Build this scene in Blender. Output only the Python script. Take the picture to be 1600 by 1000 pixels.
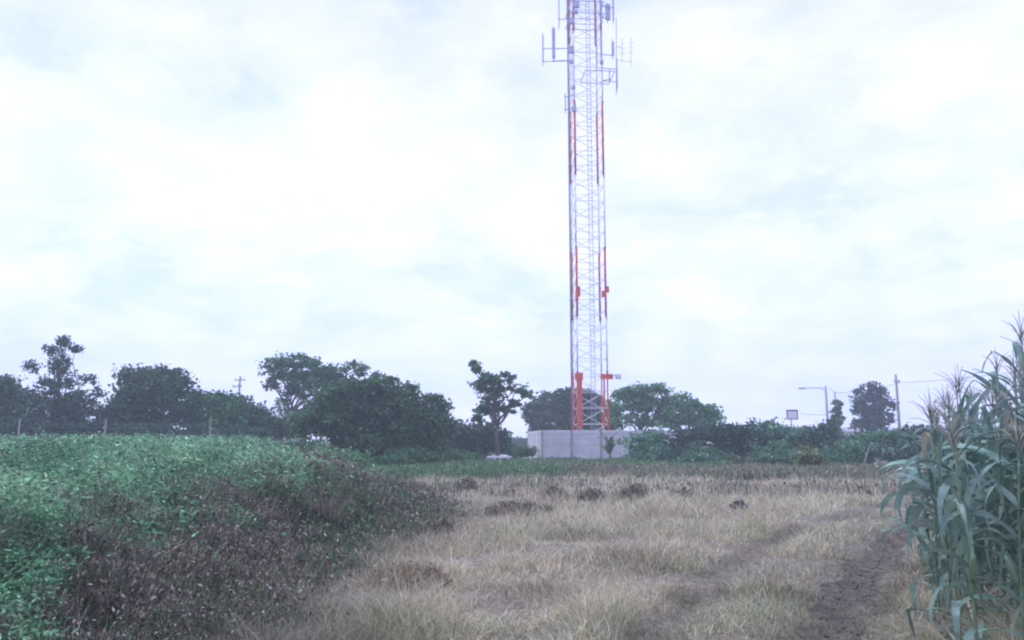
import bpy, math
import numpy as np
from mathutils import Vector, Matrix
R = math.radians
rng = np.random.default_rng(7)
S = bpy.context.scene
for o in list(bpy.data.objects): bpy.data.objects.remove(o)
COL = S.collection

# ------------------------------------------------------------------ camera
FPX, TILT, EYE, HOR = 1256.0, math.atan(190/1256.0), 1.6, 690
cd = bpy.data.cameras.new('camera'); cam = bpy.data.objects.new('camera', cd); COL.objects.link(cam)
cam.location = (0, 0, EYE); cam.rotation_euler = (math.pi/2 + TILT, 0, 0)
cd.sensor_width = 36; cd.lens = 36*FPX/1600; cd.clip_end = 5000; cd.clip_start = 0.05
S.camera = cam
S.render.resolution_x, S.render.resolution_y = 1024, 640
S.cycles.use_denoising = True
S.cycles.pixel_filter_type = 'BLACKMAN_HARRIS'; S.cycles.filter_width = 2.1
S.cycles.max_bounces = 6; S.cycles.diffuse_bounces = 3; S.cycles.transparent_max_bounces = 8
S.cycles.volume_bounces = 2; S.cycles.glossy_bounces = 2; S.cycles.transmission_bounces = 3

# ------------------------------------------------------------------ world: overcast sky
SUN_EL, SUN_ROT = R(52), R(-60)
w = bpy.data.worlds.new('World'); S.world = w; w.use_nodes = True
nt = w.node_tree; N, L = nt.nodes, nt.links; N.clear()
def nd(t, **k):
    n = N.new(t)
    for a, b in k.items(): setattr(n, a, b)
    return n
out = nd('ShaderNodeOutputWorld'); bg = nd('ShaderNodeBackground'); bg.inputs['Strength'].default_value = 0.1
sky = nd('ShaderNodeTexSky', sky_type='NISHITA', sun_disc=False); sky.sun_elevation = SUN_EL; sky.sun_rotation = SUN_ROT
tc = nd('ShaderNodeTexCoord'); sep = nd('ShaderNodeSeparateXYZ'); L.new(tc.outputs['Generated'], sep.inputs[0])
mx = nd('ShaderNodeMath', operation='MAXIMUM'); L.new(sep.outputs[2], mx.inputs[0]); mx.inputs[1].default_value = 0.0
ad = nd('ShaderNodeMath', operation='ADD'); L.new(mx.outputs[0], ad.inputs[0]); ad.inputs[1].default_value = 0.30
dx = nd('ShaderNodeMath', operation='DIVIDE'); L.new(sep.outputs[0], dx.inputs[0]); L.new(ad.outputs[0], dx.inputs[1])
dy = nd('ShaderNodeMath', operation='DIVIDE'); L.new(sep.outputs[1], dy.inputs[0]); L.new(ad.outputs[0], dy.inputs[1])
cmb = nd('ShaderNodeCombineXYZ'); L.new(dx.outputs[0], cmb.inputs[0]); L.new(dy.outputs[0], cmb.inputs[1])
n1 = nd('ShaderNodeTexNoise'); n1.inputs['Scale'].default_value = 2.0; n1.inputs['Detail'].default_value = 9; n1.inputs['Roughness'].default_value = .58
n1.inputs['Distortion'].default_value = .35
mp1 = nd('ShaderNodeMapping'); mp1.inputs['Location'].default_value = (3.1, 7.7, 0); L.new(cmb.outputs[0], mp1.inputs[0]); L.new(mp1.outputs[0], n1.inputs['Vector'])
n2 = nd('ShaderNodeTexNoise'); n2.inputs['Scale'].default_value = 5.5; n2.inputs['Detail'].default_value = 6
mp2 = nd('ShaderNodeMapping'); mp2.inputs['Location'].default_value = (11.3, 2.2, 4); L.new(cmb.outputs[0], mp2.inputs[0]); L.new(mp2.outputs[0], n2.inputs['Vector'])
r1 = nd('ShaderNodeValToRGB'); r1.color_ramp.interpolation = 'EASE'
e = r1.color_ramp.elements
e[0].position = .37; e[0].color = (7.6, 8.7, 15.8, 1)       # grey-blue undersides
e[1].position = .57; e[1].color = (10.2, 10.4, 15.8, 1)     # bright cloud
m = e.new(.45); m.color = (9.0, 9.6, 15.8, 1)
L.new(n1.outputs[0], r1.inputs[0])
r2 = nd('ShaderNodeValToRGB'); r2.color_ramp.elements[0].position = .38; r2.color_ramp.elements[0].color = (.90, .93, .97, 1)
r2.color_ramp.elements[1].position = .62; r2.color_ramp.elements[1].color = (1.05, 1.03, 1.0, 1); L.new(n2.outputs[0], r2.inputs[0])
mul = nd('ShaderNodeMix', data_type='RGBA', blend_type='MULTIPLY'); mul.inputs[0].default_value = 1
L.new(r1.outputs[0], mul.inputs[6]); L.new(r2.outputs[0], mul.inputs[7])
mixs = nd('ShaderNodeMix', data_type='RGBA'); mixs.inputs[0].default_value = .9
L.new(sky.outputs[0], mixs.inputs[6]); L.new(mul.outputs[2], mixs.inputs[7])
hb = nd('ShaderNodeMapRange'); hb.inputs[1].default_value = 0; hb.inputs[2].default_value = .5; hb.inputs[3].default_value = 1.36; hb.inputs[4].default_value = 1.0
L.new(mx.outputs[0], hb.inputs[0]); hs = nd('ShaderNodeVectorMath', operation='SCALE'); L.new(mixs.outputs[2], hs.inputs[0]); L.new(hb.outputs[0], hs.inputs['Scale'])
L.new(hs.outputs[0], bg.inputs['Color']); L.new(bg.outputs[0], out.inputs[0])
sd = bpy.data.lights.new('sun', 'SUN'); sd.energy = 1.5; sd.angle = R(25); sd.color = (1.0, .99, .93)
sun = bpy.data.objects.new('sun', sd); COL.objects.link(sun)
# direction to the sun for the same elevation / rotation as the sky
sv = Vector((math.sin(SUN_ROT)*math.cos(SUN_EL), math.cos(SUN_ROT)*math.cos(SUN_EL), math.sin(SUN_EL)))
sun.rotation_euler = sv.to_track_quat('Z', 'Y').to_euler()
S.view_settings.view_transform = 'Standard'; S.view_settings.look = 'None'
S.view_settings.gamma = 1; S.view_settings.exposure = 0.12; S.view_settings.use_curve_mapping = False

# ------------------------------------------------------------------ helpers
def at(px, py, Y):
    """photo pixel -> point at forward distance Y"""
    a, b = (px-800)/FPX, (500-py)/FPX
    ct, st = math.cos(TILT), math.sin(TILT)
    d = Vector((a, ct - b*st, st + b*ct))
    return Vector((0, 0, EYE)) + d*(Y/d.y)
def tag(o, label=None, cat=None, group=None, kind=None):
    if label: o['label'] = label
    if cat: o['category'] = cat
    if group: o['group'] = group
    if kind: o['kind'] = kind
    return o
def thing(name, label, cat, loc=(0, 0, 0), rz=0, group=None):
    o = bpy.data.objects.new(name, None); COL.objects.link(o); o.location = loc; o.rotation_euler.z = rz
    o.empty_display_size = .2
    return tag(o, label, cat, group)
def mesh_np(name, V, F, mats, parent=None, col=None, midx=None, smooth=False):
    """V (n,3), F (m,k) all faces of k corners"""
    V = np.asarray(V, np.float32); F = np.asarray(F, np.int32); k = F.shape[1]
    me = bpy.data.meshes.new(name)
    me.vertices.add(len(V)); me.vertices.foreach_set('co', V.ravel())
    me.loops.add(F.size); me.loops.foreach_set('vertex_index', F.ravel())
    me.polygons.add(len(F)); me.polygons.foreach_set('loop_start', np.arange(0, F.size, k, dtype=np.int32))
    if not isinstance(mats, (list, tuple)): mats = [mats]
    for m_ in mats: me.materials.append(m_)
    if midx is not None: me.polygons.foreach_set('material_index', np.asarray(midx, np.int32))
    if smooth: me.polygons.foreach_set('use_smooth', np.ones(len(F), bool))
    if col is not None:
        c = np.ones((len(V), 4), np.float32); c[:, :3] = col
        at_ = me.color_attributes.new('tint', 'FLOAT_COLOR', 'POINT'); at_.data.foreach_set('color', c.ravel())
    me.update(calc_edges=True); me.validate()
    o = bpy.data.objects.new(name, me); COL.objects.link(o); o.parent = parent
    return o
class MB:
    def __init__(s): s.V = []; s.F = []; s.M = []; s.n = 0
    def add(s, V, F, mi=0):
        V = np.asarray(V, float); s.V.append(V)
        for f in F: s.F.append(tuple(i+s.n for i in f)); s.M.append(mi)
        s.n += len(V); return s
    def box(s, c, d, mi=0, rz=0, bev=0):
        c = np.array(c, float); hx, hy, hz = [a/2 for a in d]
        if bev:
            b = bev; P = []; ring = [(-hx+b, -hy), (hx-b, -hy), (hx, -hy+b), (hx, hy-b), (hx-b, hy), (-hx+b, hy), (-hx, hy-b), (-hx, -hy+b)]
            for z in (-hz, hz-b): P += [(x, y, z) for x, y in ring]
            P += [(x*(1-b/max(hx, .01)), y*(1-b/max(hy, .01)), hz) for x, y in ring]
            F = [(i, (i+1) % 8, 8+(i+1) % 8, 8+i) for i in range(8)] + [(8+i, 8+(i+1) % 8, 16+(i+1) % 8, 16+i) for i in range(8)]
            F += [tuple(range(16, 24)), tuple(reversed(range(8)))]
        else:
            P = [(x, y, z) for z in (-hz, hz) for x, y in ((-hx, -hy), (hx, -hy), (hx, hy), (-hx, hy))]
            F = [(0, 3, 2, 1), (4, 5, 6, 7), (0, 1, 5, 4), (1, 2, 6, 5), (2, 3, 7, 6), (3, 0, 4, 7)]
        P = np.array(P)
        if rz:
            cr, sr = math.cos(rz), math.sin(rz); P = np.c_[P[:, 0]*cr-P[:, 1]*sr, P[:, 0]*sr+P[:, 1]*cr, P[:, 2]]
        return s.add(P+c, F, mi)
    def tube(s, pts, rad, n=6, mi=0, caps=True):
        pts = [Vector(p) for p in pts]
        if not hasattr(rad, '__len__'): rad = [rad]*len(pts)
        V = []; F = []; up = None
        for i, p in enumerate(pts):
            t = (pts[min(i+1, len(pts)-1)]-pts[max(i-1, 0)])
            t = t.normalized() if t.length > 1e-9 else Vector((0, 0, 1))
            if up is None: up = Vector((1, 0, 0)) if abs(t.x) < .8 else Vector((0, 1, 0))
            a = t.cross(up).normalized(); up = a.cross(t); b = up
            for k in range(n):
                an = 2*math.pi*k/n; V.append(p + (a*math.cos(an)+b*math.sin(an))*rad[i])
        for i in range(len(pts)-1):
            for k in range(n): F.append((i*n+k, i*n+(k+1) % n, (i+1)*n+(k+1) % n, (i+1)*n+k))
        if caps: F += [tuple(reversed(range(n))), tuple(range(len(V)-n, len(V)))]
        return s.add([tuple(v) for v in V], F, mi)
    def build(s, name, mats, parent=None, smooth=False):
        me = bpy.data.meshes.new(name)
        me.from_pydata([tuple(v) for v in np.concatenate(s.V)], [], s.F)
        if not isinstance(mats, (list, tuple)): mats = [mats]
        for m_ in mats: me.materials.append(m_)
        me.polygons.foreach_set('material_index', s.M)
        if smooth: me.polygons.foreach_set('use_smooth', [True]*len(s.F))
        me.update(); o = bpy.data.objects.new(name, me); COL.objects.link(o); o.parent = parent
        return o
def h2(ix, iy, seed):
    h = (ix.astype(np.int64)*374761393 + iy.astype(np.int64)*668265263 + seed*1442695041) & 0xffffffff
    h = ((h ^ (h >> 13))*1274126177) & 0xffffffff
    return ((h ^ (h >> 16)) & 0xffff)/65535.0
def vn(x, y, seed=0):
    x = np.asarray(x, float); y = np.asarray(y, float)
    ix, iy = np.floor(x), np.floor(y); fx, fy = x-ix, y-iy; fx = fx*fx*(3-2*fx); fy = fy*fy*(3-2*fy)
    ix = ix.astype(np.int64); iy = iy.astype(np.int64)
    return (h2(ix, iy, seed)*(1-fx)+h2(ix+1, iy, seed)*fx)*(1-fy) + (h2(ix, iy+1, seed)*(1-fx)+h2(ix+1, iy+1, seed)*fx)*fy
def fbm(x, y, s=1., o=4, seed=0):
    v = 0; a = .5; t = 0; x = np.asarray(x)*s; y = np.asarray(y)*s
    for i in range(o): v = v + a*vn(x, y, seed+i*17); t += a; a *= .5; x = x*2.03+5.1; y = y*2.03+9.7
    return v/t
def sstep(a, b, x): t = np.clip((x-a)/(b-a), 0, 1); return t*t*(3-2*t)

# ------------------------------------------------------------------ materials
def mat(name, col, rough=.8, var=.25, scale=3, bump=0, spec=.3, col2=None, metal=0, stretch=(1, 1, 1)):
    m_ = bpy.data.materials.new(name); m_.use_nodes = True; t = m_.node_tree; b = t.nodes['Principled BSDF']
    b.inputs['Roughness'].default_value = rough; b.inputs['Specular IOR Level'].default_value = spec; b.inputs['Metallic'].default_value = metal
    tcn = t.nodes.new('ShaderNodeTexCoord'); mp = t.nodes.new('ShaderNodeMapping'); mp.inputs['Scale'].default_value = stretch
    t.links.new(tcn.outputs['Object'], mp.inputs[0])
    n = t.nodes.new('ShaderNodeTexNoise'); n.inputs['Scale'].default_value = scale; n.inputs['Detail'].default_value = 6
    t.links.new(mp.outputs[0], n.inputs['Vector'])
    r = t.nodes.new('ShaderNodeValToRGB'); r.color_ramp.elements[0].position = .32; r.color_ramp.elements[1].position = .68
    c2 = col2 or tuple(min(1, c*(1+var)) for c in col); c1 = tuple(c*(1-var) for c in col) if col2 is None else col
    r.color_ramp.elements[0].color = (*c1, 1); r.color_ramp.elements[1].color = (*c2, 1)
    t.links.new(n.outputs[0], r.inputs[0]); t.links.new(r.outputs[0], b.inputs['Base Color'])
    if bump:
        bp = t.nodes.new('ShaderNodeBump'); bp.inputs['Strength'].default_value = bump; bp.inputs['Distance'].default_value = .03
        t.links.new(n.outputs[0], bp.inputs['Height']); t.links.new(bp.outputs[0], b.inputs['Normal'])
    return m_
def leafmat(name, rough=.55, trans=.25, spec=.35, tintmul=(1, 1, 1)):
    """colour from the per-leaf 'tint' attribute, with some light let through the blade"""
    m_ = bpy.data.materials.new(name); m_.use_nodes = True; t = m_.node_tree; b = t.nodes['Principled BSDF']
    b.inputs['Roughness'].default_value = rough; b.inputs['Specular IOR Level'].default_value = spec
    a = t.nodes.new('ShaderNodeAttribute'); a.attribute_name = 'tint'
    tcn = t.nodes.new('ShaderNodeTexCoord'); n = t.nodes.new('ShaderNodeTexNoise'); n.inputs['Scale'].default_value = 9
    t.links.new(tcn.outputs['Object'], n.inputs['Vector'])
    mr = t.nodes.new('ShaderNodeMapRange'); mr.inputs[1].default_value = .3; mr.inputs[2].default_value = .7; mr.inputs[3].default_value = .75; mr.inputs[4].default_value = 1.25
    t.links.new(n.outputs[0], mr.inputs[0])
    vm = t.nodes.new('ShaderNodeVectorMath'); vm.operation = 'SCALE'; t.links.new(a.outputs['Color'], vm.inputs[0]); t.links.new(mr.outputs[0], vm.inputs['Scale'])
    t.links.new(vm.outputs[0], b.inputs['Base Color'])
    tr = t.nodes.new('ShaderNodeBsdfTranslucent'); t.links.new(vm.outputs[0], tr.inputs[0])
    ms = t.nodes.new('ShaderNodeMixShader'); ms.inputs[0].default_value = trans
    t.links.new(b.outputs[0], ms.inputs[1]); t.links.new(tr.outputs[0], ms.inputs[2])
    t.links.new(ms.outputs[0], t.nodes['Material Output'].inputs[0])
    return m_
M_leaf = leafmat('leaf'); M_grass = leafmat('dry_grass', .8, .2, .15); M_crop = leafmat('crop_leaf', .5, .3, .4); M_weed = leafmat('weed', .9, .1, .1)
M_corn = leafmat('corn_leaf', .5, .3, .5); M_cornstem = mat('corn_stem', (.13, .20, .11), .5, .3, 6)
M_tassel = mat('tassel', (.33, .33, .27), .8, .3, 8)
M_bark = mat('bark', (.12, .10, .09), .95, .4, 4, .6, stretch=(1, 1, .25))
M_conc = mat('concrete', (.50, .51, .54), .9, .10, 1.1, .25, col2=(.66, .66, .68))
M_concd = mat('concrete_post', (.36, .37, .40), .9, .18, 3, .2)
M_orange = mat('orange_paint', (.62, .10, .06), .5, .22, 2.2)
M_white = mat('white_paint', (.74, .75, .80), .5, .08, 2)
M_galv = mat('galvanised_steel', (.34, .34, .42), .5, .15, 4, metal=.2)
M_cable = mat('black_cable', (.17, .17, .25), .7, .2, 5)
M_ant = mat('antenna_radome', (.40, .40, .52), .55, .1, 3)
M_wood = mat('weathered_wood', (.30, .28, .27), .9, .25, 5, .4, stretch=(1, 1, .2))
M_roof = mat('roof_sheet', (.42, .42, .50), .6, .15, 3)
M_wallw = mat('white_render', (.75, .74, .76), .9, .06, 2)
M_dark = mat('dark_glass', (.05, .06, .08), .2, .2, 2)
M_ban = leafmat('banana_leaf', .45, .3, .5)

# ------------------------------------------------------------------ terrain
RUT1 = np.array([(.7, 1.5), (1.35, 4.0), (2.45, 6.5), (3.35, 8.4), (4.9, 11.3), (7.3, 15.2), (11.5, 20.5), (18, 27), (30, 38), (60, 62)])
RUT2 = np.array([(-.9, 1.5), (-.15, 4.0), (.95, 6.5), (2.2, 9.4), (4.2, 13.4), (6.6, 17.0), (10.3, 21.7), (17, 28.4), (29, 39.6), (59, 63.6)])
def resample(P, step=.35):
    # smooth by Catmull-Rom
    out_ = []
    for i in range(len(P)-1):
        p0, p1, p2, p3 = P[max(i-1, 0)], P[i], P[i+1], P[min(i+2, len(P)-1)]
        n = max(2, int(np.linalg.norm(p2-p1)/step))
        for k in range(n):
            t = k/n; out_.append(.5*((2*p1)+(-p0+p2)*t+(2*p0-5*p1+4*p2-p3)*t*t+(-p0+3*p1-3*p2+p3)*t**3))
    out_.append(P[-1]); return np.array(out_)
RC1, RC2 = resample(RUT1), resample(RUT2)
def rutx(C, y): return np.interp(y, C[:, 1], C[:, 0])
def rutd(x, y):
    """approx perpendicular distance to the nearest rut"""
    d = []
    for C in (RC1, RC2):
        sl = np.gradient(C[:, 0], C[:, 1]); s_ = np.interp(y, C[:, 1], sl)
        d.append(np.abs(x-rutx(C, y))/np.sqrt(1+s_**2))
    return d[0], d[1]
FB = np.array([(-3.1, 1), (-2.8, 4), (-2.5, 6.5), (-2.6, 9), (-2.7, 11), (-2.2, 14.5), (-1.9, 18), (-2.6, 22), (-4.4, 27), (-5.6, 33), (-8.5, 44), (-14, 50), (-60, 55)])
def fbx(y): return np.interp(y, FB[:, 1], FB[:, 0])
def ground(x, y):
    x = np.asarray(x, float); y = np.asarray(y, float)
    z = (fbm(x, y, .35, 3, 3)-.5)*.14 + (fbm(x, y, 1.6, 2, 5)-.5)*.05
    z = z*np.clip(1-np.hypot(x, y)/400, .1, 1)
    inside = np.clip((fbx(np.clip(y, 1, 50))-x)/6, 0, 1)
    z = z + inside*np.clip(y, 0, 60)*.0055
    d1, d2 = rutd(x, y)
    near = (y < 62) & (y > 0)
    z = z - near*(.09*np.exp(-(d1/.30)**2) + .06*np.exp(-(d2/.26)**2))
    return z
def gz(x, y): return float(ground(np.array([x]), np.array([y]))[0])

def make_ground():
    ys = np.unique(np.concatenate([np.arange(-12, 2, 1.), np.arange(2, 16, .14), np.arange(16, 40, .35), np.arange(40, 90, 1.2), np.geomspace(90, 500, 24), -np.geomspace(12, 200, 8)]))
    u = np.unique(np.concatenate([np.linspace(-1, 1, 260)*30, -np.geomspace(30.5, 500, 30), np.geomspace(30.5, 500, 30)]))
    X, Y = np.meshgrid(u, ys); Z = ground(X, Y)
    nx = len(u); V = np.c_[X.ravel(), Y.ravel(), Z.ravel()]
    i = np.arange((len(ys)-1)*(nx-1)); r_, c_ = i//(nx-1), i % (nx-1); a = r_*nx+c_
    F = np.c_[a, a+1, a+nx+1, a+nx]
    m_ = bpy.data.materials.new('earth_and_thatch'); m_.use_nodes = True; t = m_.node_tree; b = t.nodes['Principled BSDF']
    b.inputs['Roughness'].default_value = .95; b.inputs['Specular IOR Level'].default_value = .1
    tcn = t.nodes.new('ShaderNodeTexCoord')
    def noise(sc, det=6):
        n = t.nodes.new('ShaderNodeTexNoise'); n.inputs['Scale'].default_value = sc; n.inputs['Detail'].default_value = det
        t.links.new(tcn.outputs['Object'], n.inputs['Vector']); return n
    def ramp(n, p0, c0, p1, c1):
        r = t.nodes.new('ShaderNodeValToRGB'); r.color_ramp.elements[0].position = p0; r.color_ramp.elements[1].position = p1
        r.color_ramp.elements[0].color = (*c0, 1); r.color_ramp.elements[1].color = (*c1, 1); t.links.new(n.outputs[0], r.inputs[0]); return r
    a_ = noise(14); b1 = ramp(a_, .35, (.17, .14, .12), .65, (.34, .30, .24))
    c0 = noise(.5); b2 = ramp(c0, .45, (0, 0, 0), .62, (1, 1, 1))
    mix = t.nodes.new('ShaderNodeMix'); mix.data_type = 'RGBA'; t.links.new(b2.outputs[0], mix.inputs[0]); t.links.new(b1.outputs[0], mix.inputs[6])
    b3 = ramp(a_, .35, (.13, .12, .09), .65, (.24, .24, .16)); t.links.new(b3.outputs[0], mix.inputs[7])
    t.links.new(mix.outputs[2], b.inputs['Base Color'])
    bp = t.nodes.new('ShaderNodeBump'); bp.inputs['Distance'].default_value = .05; bp.inputs['Strength'].default_value = .8
    nb = noise(22); t.links.new(nb.outputs[0], bp.inputs['Height']); t.links.new(bp.outputs[0], b.inputs['Normal'])
    tag(mesh_np('ground', V, F, m_, smooth=True), kind='structure')
make_ground()
def make_track():
    M = mat('bare_soil', (.075, .065, .055), .97, .3, 7, .35, .1, col2=(.18, .157, .125))
    for C, w0, w1 in ((RC1, .30, .22),):
        C = resample(C[::2], .12); C = C[C[:, 1] < 17]
        T = np.gradient(C, axis=0); T /= np.linalg.norm(T, axis=1)[:, None]; Nn = np.c_[T[:, 1], -T[:, 0]]
        k = np.linspace(-1, 1, 7); s_ = np.arange(len(C))*.12
        wl = np.interp(C[:, 1], [5, 22, 45], [w0, w1, w1])
        W = wl*(1+1.6*(fbm(s_, s_*0, 1.3, 3, 21)-.5)); W2 = wl*(1+1.6*(fbm(s_, s_*0+9, 1.3, 3, 31)-.5))
        X = np.stack([C[:, 0]+Nn[:, 0]*kk*(W if kk > 0 else W2) for kk in k], 1); Y = np.stack([C[:, 1]+Nn[:, 1]*kk*(W if kk > 0 else W2) for kk in k], 1)
        Z = ground(X, Y)+.012-.010*np.abs(k)[None, :]**4
        n = 7; i = np.arange((len(C)-1)*(n-1)); r_, c_ = i//(n-1), i % (n-1); a = r_*n+c_
        tag(mesh_np('dirt_track', np.c_[X.ravel(), Y.ravel(), Z.ravel()], np.c_[a, a+1, a+n+1, a+n], M, smooth=True), kind='structure')
make_track()

# ------------------------------------------------------------------ blade and leaf meshes
def unit(v): return v/np.maximum(np.linalg.norm(v, axis=-1, keepdims=True), 1e-9)
def blades(name, P, H, W, lean, col, m_, parent=None):
    """curved two-segment blades; P base (n,3), H height, W width, lean sideways reach"""
    n = len(P); a = rng.uniform(0, 2*np.pi, n); d = np.c_[np.cos(a), np.sin(a), np.zeros(n)]
    b = rng.uniform(0, 2*np.pi, n); s_ = np.c_[np.cos(b), np.sin(b), np.zeros(n)]
    z = np.array([0, 0, 1.])
    mid = P + z*(H*.6)[:, None] + d*(lean*.3)[:, None]; tip = P + z*H[:, None] + d*lean[:, None]
    w_ = s_*W[:, None]
    V = np.stack([P-w_*.5, P+w_*.5, mid+w_*.42, mid-w_*.42, tip+w_*.08, tip-w_*.08], 1).reshape(-1, 3)
    i = np.arange(n)*6; F = np.stack([np.c_[i, i+1, i+2, i+3], np.c_[i+3, i+2, i+4, i+5]], 1).reshape(-1, 4)
    return mesh_np(name, V, F, m_, parent, np.repeat(col, 6, 0))
def leaves(name, P, size, col, m_, parent=None, flat=.5, aspect=.45, up=0.0):
    """diamond leaves folded at the midrib"""
    n = len(P); d = rng.normal(size=(n, 3)); d[:, 2] = d[:, 2]*(1-flat)+up; d = unit(d)
    r_ = rng.normal(size=(n, 3)); r_[:, 2] *= (1-flat); s_ = unit(np.cross(d, r_)*[1, 1, 1-flat*.6]+1e-6); sz = size[:, None]
    nn = np.cross(d, s_)
    V = np.stack([P-d*sz*.5, P+s_*sz*aspect-d*sz*.05+nn*sz*.12, P+d*sz*.55, P-s_*sz*aspect-d*sz*.05+nn*sz*.12], 1).reshape(-1, 3)
    i = np.arange(n)*4; F = np.c_[i, i+1, i+2, i+3]
    return mesh_np(name, V, F, m_, parent, np.repeat(col, 4, 0))
def tints(n, base, var=.3, hue=.12):
    b = np.array(base)[None, :]*np.exp(rng.normal(0, var, (n, 1)))*np.exp(rng.normal(0, hue, (n, 3)))
    return np.clip(b, .005, .8)
def mixc(a, b, t): return a*(1-t[:, None])+b*t[:, None]

# ---------------------------------------------------------------- dry grass (stuff)
def dry_grass():
    n = 700000
    Y = np.exp(rng.uniform(math.log(3.2), math.log(60), n)); X = Y*rng.uniform(-.72, .80, n)+rng.uniform(-.8, .8, n)
    # clumping
    g = fbm(X, Y, 1.7, 3, 40); d1, d2 = rutd(X, Y)
    keep = (X > fbx(np.clip(Y, 1, 49))-.5)
    keep &= rng.uniform(size=n) < np.clip(.42+1.5*(g-.32), .25, 1)
    nz = .75+.6*fbm(X, Y, 2.2, 2, 8)
    keep &= rng.uniform(size=n) < np.clip((d1-.10*nz)/(.32*nz), .30+.35*sstep(12, 18, Y)+.5*(fbm(X, Y, 3, 2, 19) > .56), 1)
    keep &= rng.uniform(size=n) < 1.0+d2*0
    X, Y, d1, d2, g = X[keep], Y[keep], d1[keep], d2[keep], g[keep]; n = len(X)
    dm = np.minimum(d1, d2)
    ctr = (X-rutx(RC2, Y)); ontrack = (X > rutx(RC2, Y)-.5) & (X < rutx(RC1, Y)+.9)
    big = fbm(X, Y, .33, 3, 77); tall = np.clip(.8+4.2*(fbm(X, Y, 1.1, 3, 78)-.47)+1.6*(big-.42), .35, 2.3)
    tall *= np.where(ontrack, .62, 1.)*np.clip(np.where(d2 < d1, .55, .3)+dm*1.1, .3, 1)
    H = (.07+.20*rng.uniform(size=n)**1.8)*tall*(1+.5*(g-.5)); H = np.clip(H, .03, .75)
    W = (.0020+.00050*Y)*rng.uniform(.6, 1.4, n)
    straw = tints(n, (.65, .57, .385), .28, .05); brown = tints(n, (.25, .20, .15), .3, .06); green = tints(n, (.17, .26, .13), .25, .06); pale = tints(n, (.76, .71, .52), .15, .04)
    c = mixc(straw, brown, np.clip((fbm(X, Y, .8, 3, 12)-.47)*5, 0, 1)*rng.uniform(.2, 1, n))
    c = mixc(c, pale, (rng.uniform(size=n) < .14)*1.); c = mixc(c, tints(n, (.15, .135, .10), .3, .06), np.clip(1.25-np.where(d2 < d1, 3.4, 2.0)*dm+.9*(fbm(X, Y, 1.3, 3, 141)-.5), 0, .9)*rng.uniform(.5, 1, n))
    gp = fbm(X, Y*1.6, .45, 3, 91)
    tg = np.clip((gp-.53)*8, 0, 1)*.3 + np.where(ontrack & (np.abs(ctr-.9) < .7), .14, 0) + np.where(X > .47*Y+.3, .30, 0)
    c = mixc(c, green, ((rng.uniform(size=n) < tg)*1.)*.75)
    wd = np.clip(1-(X-fbx(np.clip(Y, 1, 49))-1.0*fbm(X, Y, .7, 3, 23))/1.5, 0, 1); c = mixc(c, tints(n, (.13, .12, .095), .35, .06), wd*rng.uniform(.3, 1, n)); H = H*(1-.25*wd)
    P = np.c_[X, Y, ground(X, Y)-.01]
    flat = rng.uniform(size=n) < .28; lean = H*rng.uniform(.2, 1.6, n); lean[flat] = rng.uniform(.05, .2, flat.sum()); H = np.where(flat, H*.3+.01, H*.82)
    tag(blades('dry_grass', P, H, W, lean, c, M_grass), 'straw coloured dry grass covering the open field and track verges', 'grass', kind='stuff')
dry_grass()

# soil crumbs lying in the wheel track (stuff)
def crumbs():
    n = 1300; Y = rng.uniform(4.5, 18, n); X = rutx(RC1, Y)+rng.normal(0, .2, n); r_ = rng.uniform(.005, .016, n)*(1+.9*(rng.uniform(size=n) < .08))
    P = np.c_[X, Y, ground(X, Y)+.012+r_*.3]; O = np.array([(1, 0, 0), (0, 1, 0), (-1, 0, 0), (0, -1, 0), (0, 0, .8), (0, 0, -.6)])
    V = (P[:, None]+O[None]*r_[:, None, None]*rng.uniform(.6, 1.3, (n, 6, 1))).reshape(-1, 3); i = (np.arange(n)*6)[:, None, None]
    F = (np.array([(0, 1, 4), (1, 2, 4), (2, 3, 4), (3, 0, 4), (1, 0, 5), (2, 1, 5), (3, 2, 5), (0, 3, 5)])[None]+i).reshape(-1, 3)
    tag(mesh_np('soil_crumbs', V, F, M_weed, col=np.repeat(tints(n, (.16, .135, .11), .35, .04), 6, 0)), 'small crumbs of soil lying in the bare wheel track', 'soil', kind='stuff')
crumbs()
# ---------------------------------------------------------------- green crop of the left field (stuff)
def worley(x, y, s):
    x = x/s; y = y/s; ix = np.floor(x).astype(np.int64); iy = np.floor(y).astype(np.int64); best = np.full(x.shape, 9.)
    for a in (-1, 0, 1):
        for b in (-1, 0, 1):
            jx = ix+a+h2(ix+a, iy+b, 501); jy = iy+b+h2(ix+a, iy+b, 502); best = np.minimum(best, np.hypot(x-jx, y-jy)*(.8+.5*h2(ix+a, iy+b, 503)))
    return best
def field_h(X, Y):
    e_ = fbx(np.clip(Y, 1, 54))-X
    H = .16+.92*sstep(-.1, 2.5, e_) + .36*sstep(2.5, 6, e_)
    lump = .62*np.sqrt(np.clip(1-(worley(X, Y, 1.05)/.85)**2, 0, 1))+.22*np.sqrt(np.clip(1-(worley(X+5, Y, .42)/.85)**2, 0, 1))+.30*(fbm(X, Y, .5, 2, 55)-.2)
    return H*(.38+.58*lump), e_, lump
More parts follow.
